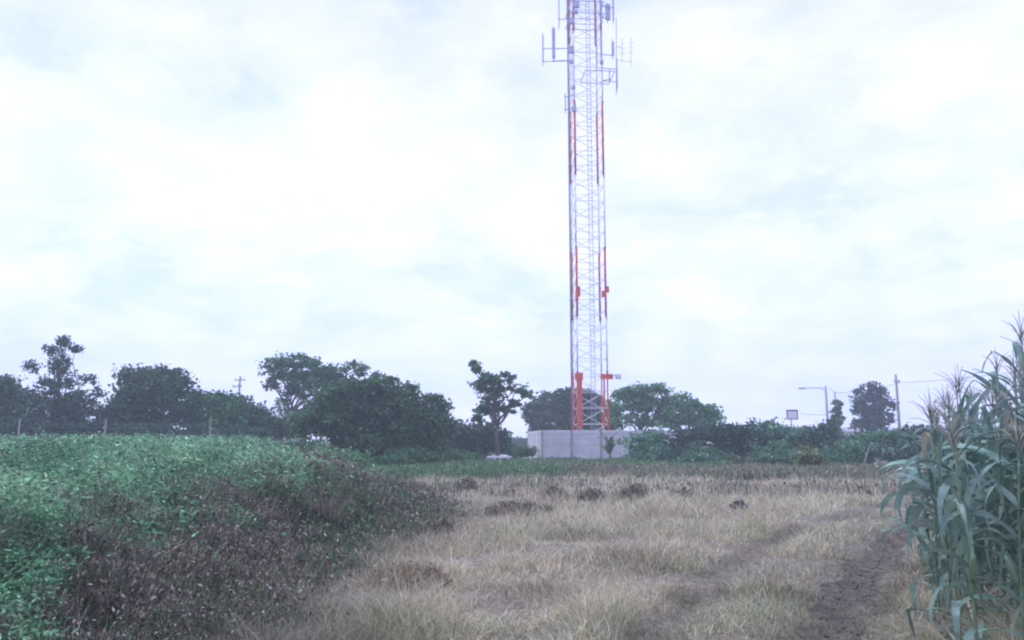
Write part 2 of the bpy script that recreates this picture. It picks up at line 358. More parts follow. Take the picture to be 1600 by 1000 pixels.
def crop():
    nb = 78000; B = 14; n = nb*B
    Y = np.exp(rng.uniform(math.log(3.6), math.log(52), nb)); e_ = rng.uniform(0, 1, nb)
    xr = -.78*Y-3.4; xl = fbx(np.clip(Y, 1, 54))-.6; X = xl+(xr-xl)*e_
    H, e_, lump = field_h(X, Y)
    keep = (e_ > 1.45-.1*sstep(10, 16, Y)+3.2*(fbm(X, Y, .9, 4, 5)-.5)+rng.normal(0, .28, nb)) & (rng.uniform(size=nb) < .3+1.2*lump)
    X, Y, H, e_, lump = X[keep], Y[keep], H[keep], e_[keep], lump[keep]; nb = len(X)
    t = rng.uniform(size=nb)**2.0; Z = ground(X, Y)+H*(1-.8*t)+rng.normal(0, .06, nb); bt = rng.normal(0, .22, nb)
    X, Y, Z, H, bt = [np.repeat(q, B) for q in (X, Y, Z, H, bt)]; n = len(X); rr_ = .045+.006*Y
    X = X+rng.normal(0, 1, n)*rr_; Y2 = Y+rng.normal(0, 1, n)*rr_; Z = Z+rng.normal(0, .6, n)*rr_
    sz = (.019+.0038*Y)*rng.uniform(.6, 1.6, n)
    c = tints(n, (.15, .34, .175), .30, .07); c2 = tints(n, (.26, .45, .25), .25, .07); c3 = tints(n, (.06, .14, .075), .28, .07)
    k = fbm(X, Y, .9, 3, 66)
    c = mixc(c, c2, np.clip((k-.46)*5, 0, 1)); c = mixc(c, c3, np.clip((.42-k)*6, 0, 1)*.8)
    pl = (rng.uniform(size=n) < .06); c[pl] = tints(pl.sum(), (.33, .42, .27), .2, .05); c = c*np.exp(bt*1.5)[:, None]
    o = leaves('crop_plants', np.c_[X, Y2, Z], sz, c, M_crop, flat=.35, aspect=.2, up=.25)
    tag(o, 'dense leafy green crop filling the raised field on the left', 'crop', kind='stuff')
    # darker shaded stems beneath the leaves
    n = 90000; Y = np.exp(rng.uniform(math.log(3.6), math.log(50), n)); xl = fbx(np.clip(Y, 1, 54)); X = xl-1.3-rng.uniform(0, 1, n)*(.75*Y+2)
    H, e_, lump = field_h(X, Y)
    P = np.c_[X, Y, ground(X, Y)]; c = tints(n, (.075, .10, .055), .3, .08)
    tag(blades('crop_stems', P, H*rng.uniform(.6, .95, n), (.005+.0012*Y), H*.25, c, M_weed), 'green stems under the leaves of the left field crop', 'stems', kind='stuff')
crop()

# ---------------------------------------------------------------- withered weeds along the field edge (stuff)
def edge_weeds():
    n = 560000
    Y = np.exp(rng.uniform(math.log(3.4), math.log(36), n)); xb = fbx(np.clip(Y, 1, 50))
    e_ = rng.normal(.72, .65, n); keep = (e_ > -.5+.9*rng.normal(0, .35, len(Y))-1.0*(fbm(Y, e_, .9, 2, 33)-.5)) & (e_ < 1.45+.03*Y+rng.normal(0, .35, len(Y)))
    Y, xb, e_ = Y[keep], xb[keep], e_[keep]; X = xb-e_*(1+.03*Y); n = len(X)
    cl = fbm(X, Y, 1.5, 3, 15)*.7+.3*np.clip(1-worley(X, Y, .55), 0, 1)+.12
    keep = rng.uniform(size=n) < np.clip((cl-.42)*5, .03, 1)*np.clip(1+e_*.9+1.6*(fbm(X, Y, .6, 3, 151)-.5), .04, 1); X, Y, e_, cl = X[keep], Y[keep], e_[keep], cl[keep]; n = len(X)
    H, ee, lump = field_h(X, Y)
    H = H*(.5+.95*cl)*(.55+.45*sstep(-.6, .5, e_))+.06
    P = np.c_[X, Y, ground(X, Y)]
    half = rng.uniform(size=n) < .58
    dk = tints(n, (.12, .108, .088), .5, .06); lt = tints(n, (.46, .41, .32), .3, .05); gr = tints(n, (.10, .18, .09), .3, .08); rd = tints(n, (.16, .10, .08), .25, .05)
    c = mixc(dk, lt, (rng.uniform(size=n) < .34)*1.); c = mixc(c, gr, (rng.uniform(size=n) < .14+.5*np.clip((fbm(X, Y, .5, 3, 161)-.45)*4, 0, 1)+.25*sstep(1, 2.4, e_))*1.); c = mixc(c, rd, (rng.uniform(size=n) < .10)*1.)
    a = half; tag(blades('withered_weeds', P[a], H[a]*rng.uniform(.55, 1.1, a.sum()), (.0016+.0007*Y[a]), H[a]*rng.uniform(0, .5, a.sum()), c[a], M_weed), 'brown withered weed stalks between the green crop and the dry grass', 'weeds', kind='stuff')
    b = ~half; PP = P[b].copy(); PP[:, 2] += H[b]*rng.uniform(.25, 1, b.sum())
    tag(leaves('withered_leaves', PP, (.012+.0030*Y[b])*rng.uniform(.5, 1.9, b.sum()), c[b], M_weed, flat=.0, aspect=.2), 'shrivelled dark leaves hanging on the weeds along the field edge', 'leaves', kind='stuff')
edge_weeds()

# ---------------------------------------------------------------- weed bands at the back of the dry field
def band(name, label, cat, n, fY, xr, H0, pal, leaf=.5, seed=1, m_=None, lf=(.07, .17)):
    X = rng.uniform(xr[0], xr[1], n); y0, y1 = fY; Y = rng.uniform(0, 1, n); Y = np.interp(X, *zip(*y0))*(1-Y)+np.interp(X, *zip(*y1))*Y
    cl = fbm(X, Y, .55, 3, seed); k = rng.uniform(size=n) < np.clip((cl-.28)*3.2, .08, 1); X, Y, cl = X[k], Y[k], cl[k]; n = len(X)
    H = H0*(.45+1.0*cl); P = np.c_[X, Y, ground(X, Y)]
    w_ = np.array([p[0] for p in pal]); w_ = w_/w_.sum(); idx = rng.choice(len(pal), n, p=w_); c = np.zeros((n, 3))
    for i, p in enumerate(pal): s_ = idx == i; c[s_] = tints(s_.sum(), p[1], .3, .07)
    a = rng.uniform(size=n) > leaf
    r_ = tag(blades(name, P[a], H[a]*rng.uniform(.5, 1.15, a.sum()), np.full(a.sum(), .035), H[a]*rng.uniform(.05, .5, a.sum()), c[a], m_ or M_weed), label, cat, kind='stuff')
    b = ~a; PP = P[b].copy(); PP[:, 2] += H[b]*rng.uniform(.1, 1, b.sum())
    leaves('leaves', PP, rng.uniform(*lf, b.sum()), c[b], m_ or M_weed, parent=r_, flat=.25, aspect=.4)
    r_.children[0]['kind'] = 'stuff'
band('tall_green_weeds', 'low green weeds growing in front of the concrete wall and under the far trees', 'weeds', 95000,
     ([(-14, 38), (-6, 33), (1, 34.5), (4, 42), (12, 42)], [(-14, 54), (0, 56.5), (12, 56.5)]), (-14, 11.5), .50,
     [(5, (.10, .22, .10)), (3, (.16, .30, .13)), (1, (.06, .14, .07)), (1.5, (.2, .26, .13))], .6, 61, M_leaf)
band('brown_weeds', 'greyish brown dead weeds in front of the right hand hedge', 'weeds', 52000,
     ([(1, 38), (6, 35), (14, 33), (26, 34)], [(1, 43), (8, 43), (26, 43)]), (1, 27), .46,
     [(4, (.23, .20, .165)), (5, (.36, .32, .24)), (.6, (.10, .10, .08)), (4, (.15, .24, .12))], .22, 62)
band('scattered_weeds', 'thin patchy weeds scattered across the back of the dry field', 'weeds', 4200,
     ([(-5, 24), (2, 23), (12, 23), (20, 26)], [(-5, 36), (6, 33), (20, 34)]), (-4.5, 19), .34,
     [(3, (.15, .135, .11)), (5, (.30, .26, .20)), (3, (.13, .20, .11))], .2, 63)

# ------------------------------------------------------------------ individual dead clumps
def dead_clump(px, py, Y, wd, ht, label, n=900, pal=((.16, .145, .115), (.32, .28, .21))):
    p = at(px, py, Y); x = p.x; z = gz(x, Y)
    t = thing('dead_weed_clump', label, 'weed clump', (x, Y, z), group='dead weed clumps in the dry field')
    a = rng.uniform(0, 2*np.pi, n); r_ = np.sqrt(rng.uniform(size=n)); r_ = r_*(.6+.5*vn(a*2, a*0+px, 4))
    X, YY = np.cos(a)*r_*wd*.5, np.sin(a)*r_*wd*.35; H = ht*(1-.55*r_)*rng.uniform(.4, 1.1, n)
    c = mixc(tints(n, pal[0], .3, .06), tints(n, pal[1], .3, .05), (rng.uniform(size=n) < .35)*1.)
    blades('stalks', np.c_[X, YY, H*0-.02], H, np.full(n, .004+.0009*Y), H*rng.uniform(.05, .8, n), c, M_weed, t)
    k = n//3; leaves('leaves', np.c_[X[:k], YY[:k], H[:k]*rng.uniform(.3, 1, k)], rng.uniform(.5, 1.4, k)*(.015+.0028*Y), c[:k], M_weed, t, .2, .4)
for a in [(810, 800, 18.8, 1.9, .42, 'wide low greyish dead weed clump in the middle of the dry field'),
          (990, 785, 21.5, .9, .62, 'dark upright dead weed clump right of centre below the concrete wall'),
          (925, 778, 22.5, .8, .5, 'small dark weed clump directly below the tower in the dry field', 500),
          (865, 772, 24, .8, .5, 'small dark weed clump below the left corner of the concrete wall', 500),
          (1075, 778, 22.5, .35, .5, 'single thin dark weed right of the dark upright clump', 200),
          (1155, 795, 19.5, .5, .3, 'short bluish grey weed tuft alone in the right of the dry field', 260, ((.09, .11, .10), (.2, .2, .18))),
          (505, 800, 13.5, .55, .95, 'tall dark dead weed standing out of the withered field edge', 500),
          (690, 825, 14.6, .55, .38, 'brownish weed tuft at the tip of the withered field edge', 350),
          (590, 752, 27, 1.6, .7, 'dark weed clump at the far end of the withered field edge', 800),
          (650, 765, 26, 1.2, .45, 'low dark weed clump at the far edge of the pale grass', 500),
          (730, 760, 28, .9, .5, 'small dark weed clump left of the wide low clump', 400),
          (640, 900, 9.6, 1.3, .30, 'low reddish brown weed patch in the near pale grass', 900, ((.30, .23, .16), (.44, .36, .25)))]:
    dead_clump(*a)

# ------------------------------------------------------------------ trees and shrubs
def crown(name, blobs, root, dens, lsize, pal, parent, clump=.5, fill=.75, flat=.3, m_=None, up=0):
    """blobs: (cx,cy,cz,rx,ry,rz[,weight]) relative to the root"""
    Ps = []; Cs = []; sz = []
    for b in blobs:
        cx, cy, cz, rx, ry, rz = b[:6]; wt = b[6] if len(b) > 6 else 1
        nc = max(8, int(1.6*dens*wt*(rx*ry+ry*rz+rx*rz)))
        u = unit(rng.normal(size=(nc, 3))); rad = rng.uniform(size=nc)**(1/3)*.35+.65*(rng.uniform(size=nc)**.35)
        rad *= (.60+.74*vn(u[:, 0]*2.2+cx, u[:, 2]*2.2+cz+u[:, 1], 9))
        C = np.array([cx, cy, cz])+u*rad[:, None]*np.array([rx, ry, rz])
        k = 26; cc = np.repeat(C, k, 0); q = np.clip(rng.normal(size=(nc*k, 3)), -1.7, 1.7)*clump*1.1*np.array([1, 1, .6])*np.repeat(rng.uniform(.5, 1.3, nc), k)[:, None]*.55
        Ps.append(cc+q); tone = np.repeat(rng.normal(0, .28, nc), k)
        c = np.array(pal[0])[None, :]*np.exp(tone)[:, None]; mixp = np.repeat(rng.uniform(size=nc) < .3, k); c[mixp] = np.array(pal[1])[None, :]*np.exp(tone[mixp])[:, None]
        Cs.append(c*np.exp(rng.normal(0, .2, (len(c), 1)))*np.exp(rng.normal(0, .07, (len(c), 3)))); sz.append(lsize*rng.uniform(.6, 1.5, len(cc)))
    P = np.concatenate(Ps); C = np.clip(np.concatenate(Cs), .005, .6); s_ = np.concatenate(sz)
    k = P[:, 2] > .02; return leaves(name, P[k], s_[k], C[k], m_ or M_leaf, parent, flat=flat, aspect=.42, up=up)
def limb(mb, a, b, r0, r1, n=6, wob=.12):
    a, b = Vector(a), Vector(b); L_ = (b-a).length; pts = []; rs = []
    for i in range(n+1):
        t = i/n; p = a.lerp(b, t); s_ = math.sin(t*math.pi)*L_*wob
        p += Vector((rng.normal(0, s_*.5), rng.normal(0, s_*.5), s_*.4)); pts.append(p); rs.append(r0*(1-t)+r1*t)
    mb.tube(pts, rs, 7)
DG = ((.04, .10, .05), (.065, .15, .065)); MG = ((.055, .155, .065), (.095, .225, .08)); BG = ((.075, .215, .09), (.12, .29, .11)); GG = ((.045, .07, .05), (.075, .10, .065))
def tree(name, label, cat, base, Y, blobs_px, pal, dens=9, lsize=.2, clump=.5, trunk=.16, forks=None, depth=.8, twigs=0, group=None, flat=.3, top=None):
    """base (px, ground), blobs in photo pixels (px,py,rx,ry[,weight,dy]) turned into metres at distance Y"""
    bx = at(base, 690, Y).x; z0 = gz(bx, Y); t = thing(name, label, cat, (bx, Y, z0), group=group); B = []
    for b in blobs_px:
        dy = b[5] if len(b) > 5 else rng.uniform(-.5, .5)
        c = at(b[0], b[1], Y+dy); sc = Y/FPX; rx, rz = b[2]*sc, b[3]*sc
        B.append((c.x-bx, dy, c.z-z0, rx, max(rx, rz)*depth, rz, b[4] if len(b) > 4 else 1))
    crown('crown', B, t, dens, lsize, pal, t, clump, flat=flat)
    mb = MB(); big = sorted(B, key=lambda b: -b[2]); zf = min(b[2]-b[5]*.4 for b in B); zf = max(zf, .5) if forks is None else forks
    mb.tube([(0, 0, -.2), (.03, 0, zf*.35), (rng.normal(0, .05), 0, zf*.7), (rng.normal(0, .06), 0, zf)], [trunk*1.35, trunk*1.05, trunk*.9, trunk*.8], 9)
    for b in B: limb(mb, (0, 0, zf-.03), (b[0], b[1], b[2]), trunk*.55, trunk*.16)
    for b in B:
        for _ in range(3+twigs):
            u = unit(rng.normal(size=3)); u[2] = abs(u[2])*.7; e2 = np.array(b[:3])+u*np.array(b[3:6])*rng.uniform(.75, 1.05)
            limb(mb, b[:3], e2, trunk*.18, trunk*.05, 4)
    mb.build('trunk', M_bark, t, True)
    return t
tree('broadleaf_tree', 'dark bushy tree cut by the left edge of the photo', 'tree', 5, 52, [(-50, 628, 45, 38), (0, 618, 34, 26), (25, 625, 28, 24), (15, 655, 42, 26), (-40, 665, 45, 30), (8, 598, 16, 12)], DG, 11)
tree('sparse_tree', 'tallest spiky open topped tree at the left with sky showing through', 'tree', 95, 50,
     [(70, 672, 60, 22, 1), (95, 585, 26, 24, 1), (93, 555, 17, 18, .8), (95, 655, 55, 28, 1), (80, 640, 42, 30, .9), (100, 615, 34, 18, .8), (62, 600, 16, 12, .5), (50, 572, 6, 10, .25), (135, 595, 20, 9, .5), (148, 612, 16, 8, .5), (55, 620, 16, 10, .5), (120, 640, 36, 28, 1), (98, 532, 6, 7, .5), (118, 545, 7, 6, .4), (82, 546, 6, 6, .4)], ((.05, .10, .07), (.07, .13, .09)), 8, .15, .34, .10, twigs=5)
tree('flat_topped_tree', 'dense flat topped tree between the spiky tree and the low hedge', 'tree', 235, 54,
     [(240, 605, 42, 24), (205, 600, 18, 20), (275, 592, 20, 16), (225, 588, 18, 14), (200, 640, 34, 34), (250, 645, 46, 34), (196, 582, 7, 8, .6), (282, 606, 20, 14), (250, 578, 10, 7, .8), (180, 655, 30, 26)], DG, 11)
tree('hedge_tree', 'low rounded dark tree in front of the distant power pole', 'tree', 330, 55,
     [(350, 672, 60, 24), (325, 645, 36, 30), (300, 640, 26, 26), (355, 648, 34, 28), (340, 625, 24, 12), (310, 620, 14, 9, .7)], MG, 10)
tree('hedge_tree', 'low rounded dark tree right of the distant power pole', 'tree', 405, 56,
     [(440, 665, 40, 18), (395, 655, 32, 26), (375, 640, 22, 20), (420, 672, 34, 18), (385, 672, 34, 20)], DG, 10)
tree('spreading_tree', 'tall spreading tree with light gaps behind the big round bush', 'tree', 452, 60,
     [(440, 575, 32, 20, .9), (475, 566, 30, 14, .9), (500, 590, 40, 16, .8), (470, 595, 34, 20, .8), (515, 582, 32, 14, .8), (555, 578, 22, 12, .7), (585, 590, 20, 9, .6), (425, 598, 14, 12, .5), (455, 605, 26, 16, .55), (495, 605, 24, 15, .6), (540, 606, 40, 18, .8), (595, 604, 26, 14, .7), (445, 635, 14, 14, .5), (620, 610, 8, 8, .4)], MG, 7.5, .19, .38, .2, 3.2, twigs=2)
tree('round_tree', 'big dense rounded tree standing left of the slender tree', 'tree', 590, 46,
     [(560, 640, 60, 48), (510, 650, 42, 36), (620, 645, 60, 42), (660, 668, 50, 34), (590, 690, 70, 30), (520, 625, 34, 22), (570, 610, 40, 18), (625, 612, 26, 14, .8), (655, 630, 24, 14, .8), (690, 665, 22, 20), (640, 700, 60, 24), (545, 690, 40, 30), (480, 665, 26, 26), (612, 596, 7, 6, .8), (645, 606, 7, 8, .8), (678, 620, 9, 9, .7), (690, 637, 10, 9, .7), (500, 640, 22, 20)],
     ((.05, .13, .055), (.09, .19, .07)), 13, .17, .42, .2)
tree('dark_shrub', 'low dark tree in the gap left of the slender tree', 'tree', 728, 56,
     [(705, 685, 26, 20), (735, 680, 30, 20), (770, 690, 26, 18), (745, 700, 36, 16), (720, 668, 16, 9, .8), (760, 672, 22, 10, .8), (785, 695, 13, 14)], DG, 10)
tree('slender_tree', 'slender tree with a tall bare trunk left of the concrete wall', 'tree', 777, 53,
     [(770, 593, 22, 12, .9), (755, 600, 16, 9, .8), (790, 590, 14, 8, .9), (775, 612, 24, 16, .9), (770, 635, 20, 14, .9), (755, 640, 14, 10, .7), (810, 607, 18, 7, .7), (822, 618, 12, 6, .5), (746, 577, 4, 5, .4), (740, 568, 3, 3, .5), (790, 640, 14, 9, .6), (745, 655, 10, 6, .5), (805, 632, 12, 6, .4)], MG, 12, .17, .28, .13, 2.6, twigs=1)
tree('broadleaf_tree', 'dense dark tree directly behind the tower base', 'tree', 880, 78,
     [(860, 632, 32, 20), (895, 630, 40, 20), (935, 638, 38, 22), (870, 660, 50, 26), (930, 664, 45, 26), (838, 645, 22, 18), (900, 616, 24, 10)], DG, 8, .24)
tree('shade_tree', 'wide flat crowned tree right of the tower with layered foliage', 'tree', 1000, 68,
     [(1000, 612, 30, 11, .9), (975, 617, 18, 10, .8), (1030, 610, 18, 8, .7), (1005, 632, 42, 13, .9), (1040, 628, 20, 12, .8), (965, 640, 14, 12, .6), (1000, 656, 40, 9, .5), (1040, 650, 22, 10, .7), (1030, 603, 12, 4, .4)], BG, 9, .2, .4, .17, 2.2)
tree('shade_tree', 'low spreading tree at the right of the layered crown', 'tree', 1085, 66,
     [(1080, 632, 26, 9, .9), (1105, 642, 22, 10, .9), (1065, 648, 34, 13, .9), (1095, 656, 30, 10, .9), (1120, 655, 12, 7, .7), (1065, 622, 16, 6, .6), (1050, 662, 26, 9, .7)], BG, 9, .2, .38, .15, 1.8)
tree('upright_tree', 'feathery upright tree between the street lamp and the right power pole', 'tree', 1362, 82,
     [(1360, 645, 22, 26, 1), (1372, 618, 16, 16, .8), (1350, 615, 14, 13, .55), (1340, 630, 12, 14, .3), (1385, 632, 11, 16, .35), (1360, 665, 24, 14, 1), (1390, 652, 10, 10, .2), (1366, 602, 9, 7, .5)], ((.05, .08, .075), (.07, .10, .09)), 9, .24, .45, .14, twigs=3)
tree('cypress', 'narrow columnar tree beside the street lamp', 'tree', 1308, 80,
     [(1308, 650, 7, 14, 1.5), (1309, 632, 6, 9, 1.3), (1306, 664, 7, 10, 1.3)], MG, 12, .2, .25, .1)
# shrubs forming the hedge on the right and low bushes elsewhere
def shrub(label, px, Y, blobs, pal=MG, dens=11, lsize=.16, name='shrub', clump=.38, cat='bush', group='bushes along the far side of the field'):
    return tree(name, label, cat, px, Y, blobs, pal, dens, lsize, clump, .07, .4, twigs=1, group=group)
HT = ((.08, .21, .115), (.15, .32, .16)); HD = ((.035, .09, .055), (.06, .13, .075)); HY = ((.13, .19, .08), (.20, .26, .11))
shrub('bushy shrub leaning against the right end of the concrete wall', 1015, 50, [(1005, 702, 34, 24), (1025, 688, 26, 18), (990, 722, 22, 12), (1015, 722, 30, 14)], HT)
shrub('dark rounded bush under the low spreading tree', 1075, 49, [(1070, 690, 30, 24), (1095, 680, 28, 20), (1080, 712, 38, 22)], HD)
shrub('dark bush right of the low spreading tree', 1140, 48, [(1135, 680, 34, 20), (1165, 678, 28, 18), (1145, 705, 40, 24), (1120, 668, 18, 10, .8)], HD)
shrub('small yellow green shrub at the foot of the dark hedge', 1155, 43, [(1150, 722, 14, 12), (1162, 730, 12, 9)], HY, 14, .13)
shrub('domed bush rising above the hedge left of the signboard', 1205, 52, [(1200, 672, 26, 16), (1190, 685, 34, 20), (1220, 690, 30, 22), (1205, 712, 38, 20)], HT)
shrub('low bush directly below the signboard', 1248, 50, [(1245, 680, 24, 16), (1265, 690, 24, 20), (1240, 708, 34, 22)], HT)
shrub('dark bush below the street lamp', 1290, 50, [(1290, 672, 22, 12), (1285, 690, 30, 20), (1300, 708, 36, 20)], HD)
shrub('yellow green leafy shrub at the foot of the hedge below the street lamp', 1275, 42, [(1268, 712, 16, 14), (1282, 722, 14, 12), (1255, 720, 14, 10)], HY, 13, .14)
shrub('bush below the feathery upright tree', 1345, 49, [(1340, 688, 30, 14), (1360, 695, 28, 16), (1345, 712, 36, 18)], HT)
shrub('bush between the upright tree and the corn', 1400, 48, [(1395, 686, 28, 15), (1415, 680, 20, 12), (1405, 706, 38, 20)], HT)
shrub('bush seen behind the leftmost corn leaves', 1455, 47, [(1450, 682, 34, 18), (1480, 690, 34, 20), (1460, 708, 42, 20)], HD)
shrub('far bush hidden behind the middle of the corn', 1540, 48, [(1530, 685, 40, 22), (1575, 688, 38, 22), (1550, 708, 50, 20)], HT)
shrub('far bush behind the right edge of the corn', 1640, 48, [(1640, 682, 45, 24), (1670, 690, 40, 24), (1640, 708, 50, 20)], HD)
shrub('pale green leafy bush in front of the gap under the spreading tree', 470, 38, [(455, 700, 26, 14), (490, 698, 26, 13), (520, 712, 30, 12), (470, 712, 36, 12)], ((.09, .17, .085), (.14, .24, .11)), 14, .12)
CG = ((.11, .25, .12), (.17, .34, .15))
shrub('fresh green bush at the far right end of the left field crop', 545, 30, [(530, 715, 34, 13), (560, 722, 26, 12), (505, 712, 24, 12)], CG, 15, .10, clump=.3)
shrub('lush teal green shrub covering the lower right of the concrete wall', 1020, 47, [(1000, 722, 28, 14), (1030, 712, 26, 20), (975, 728, 24, 9)], HT, 13, .13)
shrub('lush green shrub between the wall and the small yellow green shrub', 1100, 45, [(1095, 715, 30, 20), (1120, 722, 26, 16), (1075, 725, 26, 14)], HT, 13, .13)
shrub('lush pale green shrub in the hedge below the signboard', 1215, 44, [(1210, 712, 30, 20), (1235, 722, 26, 14), (1190, 722, 24, 14)], HT, 13, .13)
shrub('lush green shrub in the hedge just left of the leaning dead stalk', 1325, 44, [(1320, 710, 28, 20), (1300, 722, 24, 14)], HT, 13, .13)
shrub('low bush filling the gap between the slender tree and the concrete wall', 808, 60, [(800, 708, 18, 7), (822, 706, 20, 8)], MG, 13, .15)
shrub('long low dark hedge far behind the gap left of the concrete wall', 815, 110, [(790, 694, 26, 6), (820, 693, 30, 6), (850, 692, 30, 8)], DG, 6, .35, clump=.7)
shrub('low green bush at the foot of the big round tree', 650, 43, [(640, 715, 34, 12), (670, 718, 30, 10), (610, 722, 30, 10)], MG, 12, .13)
shrub('green bush left of the white bench under the slender tree', 712, 50, [(700, 712, 30, 10), (735, 716, 28, 9)], MG, 12, .13)
shrub('low dark bush in the far left field corner', 60, 49, [(40, 672, 40, 16), (90, 675, 40, 14), (0, 672, 36, 18)], HD)
shrub('low dark bush below the flat topped tree', 195, 50, [(170, 674, 40, 14), (220, 676, 44, 15), (260, 680, 36, 14)], HD)
shrub('low dark bush below the rounded hedge tree', 345, 50, [(310, 682, 40, 15), (360, 684, 42, 14), (400, 686, 36, 12)], HD)

# banana-like plant in front of the wall
def arc_leaf(L_, W_, el, droop, az, n=12, fold=.18, wave=0.0, twist=0., kink=None):
    """strip leaf starting at origin; returns V,F"""
    pts = []; p = np.zeros(3); th = el
    for i in range(n+1):
        pts.append(p.copy()); t = i/n; p = p+np.array([math.cos(th), 0, math.sin(th)])*L_/n; th -= droop/n*(.4+1.2*t); th -= (kink[1] if kink and i == int(kink[0]*n) else 0); th = max(th, -1.75)
    pts = np.array(pts); V = []
    for i, q in enumerate(pts):
        t = i/n; wd = W_*.5*min(1, .35+t*4)*(1-t**2.2)**.8+.0008
        T = pts[min(i+1, n)]-pts[max(i-1, 0)]; T /= np.linalg.norm(T); nn = np.array([-T[2], 0, T[0]])
        tw = twist*t; sx = np.array([0, math.cos(tw), 0])+nn*math.sin(tw)
        wv = wave*math.sin(t*19+az*3)
        V += [q+sx*wd+nn*(fold*wd+wv*wd), q, q-sx*wd+nn*(fold*wd-wv*wd)]
    V = np.array(V); c, s_ = math.cos(az), math.sin(az); V = np.c_[V[:, 0]*c-V[:, 1]*s_, V[:, 0]*s_+V[:, 1]*c, V[:, 2]]
    F = []
    for i in range(n):
        a = i*3; F += [(a, a+1, a+4, a+3), (a+1, a+2, a+5, a+4)]
    return V, np.array(F)
def banana(px, Y, label, H=1.1, n=7, L_=1.5, W_=.32, col=(.10, .17, .08)):
    x = at(px, 690, Y).x; t = thing('banana_plant', label, 'plant', (x, Y, gz(x, Y)))
    MB().tube([(0, 0, -.1), (.03, 0, H*.5), (.05, .02, H)], [.09, .08, .055], 8).build('stem', M_cornstem, t, True)
    for i in range(n):
        V, F = arc_leaf(L_*rng.uniform(.75, 1.1), W_*rng.uniform(.8, 1.1), R(rng.uniform(45, 82)), R(rng.uniform(60, 130)), i*2.4+rng.uniform(-.3, .3), 10, .25, .15)
        o = mesh_np('leaf', V, F, M_ban, t, tints(1, col, .2, .08).repeat(len(V), 0), smooth=True); o.location = (.05, .02, H-.06*i)
banana(952, 49, 'banana plant with drooping leaves in front of the concrete wall', 1.25, 10, 1.5, .34)
banana(985, 47, 'small broad leaved plant beside the banana plant at the wall', .5, 6, .9, .16)
banana(925, 48, 'low broad leaved plant at the left foot of the wall front', .3, 6, .8, .14, (.06, .09, .055))
banana(1268, 44, 'pale broad leaved plant standing out of the hedge', .9, 8, 1.2, .22, (.13, .2, .1))
banana(1372, 43, 'broad leaved plant in the hedge near the corn', 1.0, 8, 1.2, .22, (.10, .17, .10))
# pale dead stalk leaning
p0, p1 = at(1343, 725, 41), at(1357, 697, 41)
t = thing('dead_stalk', 'pale leaning dead stalk in front of the hedge near the corn', 'stalk', (p0.x, 41, gz(p0.x, 41)))
d = p1-p0; MB().tube([(0, 0, 0), (d.x*.5-.03, 0, .55), (d.x, 0, 1.25), (d.x*1.35, 0, 1.6)], [.035, .03, .025, .012], 6).build('stalk', M_tassel, t, True)
V, F = arc_leaf(.6, .07, R(40), R(120), .3); o = mesh_np('leaf', V, F, M_ban, t, np.tile([.4, .38, .3], (len(V), 1))); o.location = (d.x*1.1, 0, 1.4)

# ------------------------------------------------------------------ precast concrete wall
def compound():
    Yw = 58.0; c0 = at(847, 690, Yw); x0 = c0.x; rot = R(4.0); z0 = gz(x0, Yw)-.02
    t = thing('concrete_wall', 'pale grey precast concrete wall with posts and coping around the tower foot', 'wall', (x0, Yw, z0), rot)
    pitch, nF, nS, H = 2.13, 5, 5, 2.45
    def run(origin, dirv, n, first_post=True, pm=None):
        ox, oy = origin; rz = math.atan2(dirv[1], dirv[0])
        for i in range(n+1):
            if i == 0 and not first_post: continue
            px_, py_ = ox+dirv[0]*pitch*i, oy+dirv[1]*pitch*i
            MB().box((px_, py_, H/2-.06), (.16, .16, H+.0), 0, rz, .012).build('post', pm or M_concd, t)
        for i in range(n):
            m = MB(); cx, cy = ox+dirv[0]*pitch*(i+.5), oy+dirv[1]*pitch*(i+.5)
            for k in range(5):
                m.box((cx, cy, .02+.215+k*.432), (pitch-.165, .07, .422), 0, rz, .028)
            m.build('panel', M_conc, t)
            MB().box((cx, cy, 2.30), (pitch-.165, .11, .25), 0, rz, .015).build('coping', M_conc, t)
    W_, D_ = pitch*nF, pitch*nS
    run((0, 0), (1, 0), nF); run((0, 0), (0, 1), nS, False, M_conc); run((W_, 0), (0, 1), nS, False)
    a = MB()
    run((0, D_), (1, 0), nF, False)
    return t
compound()

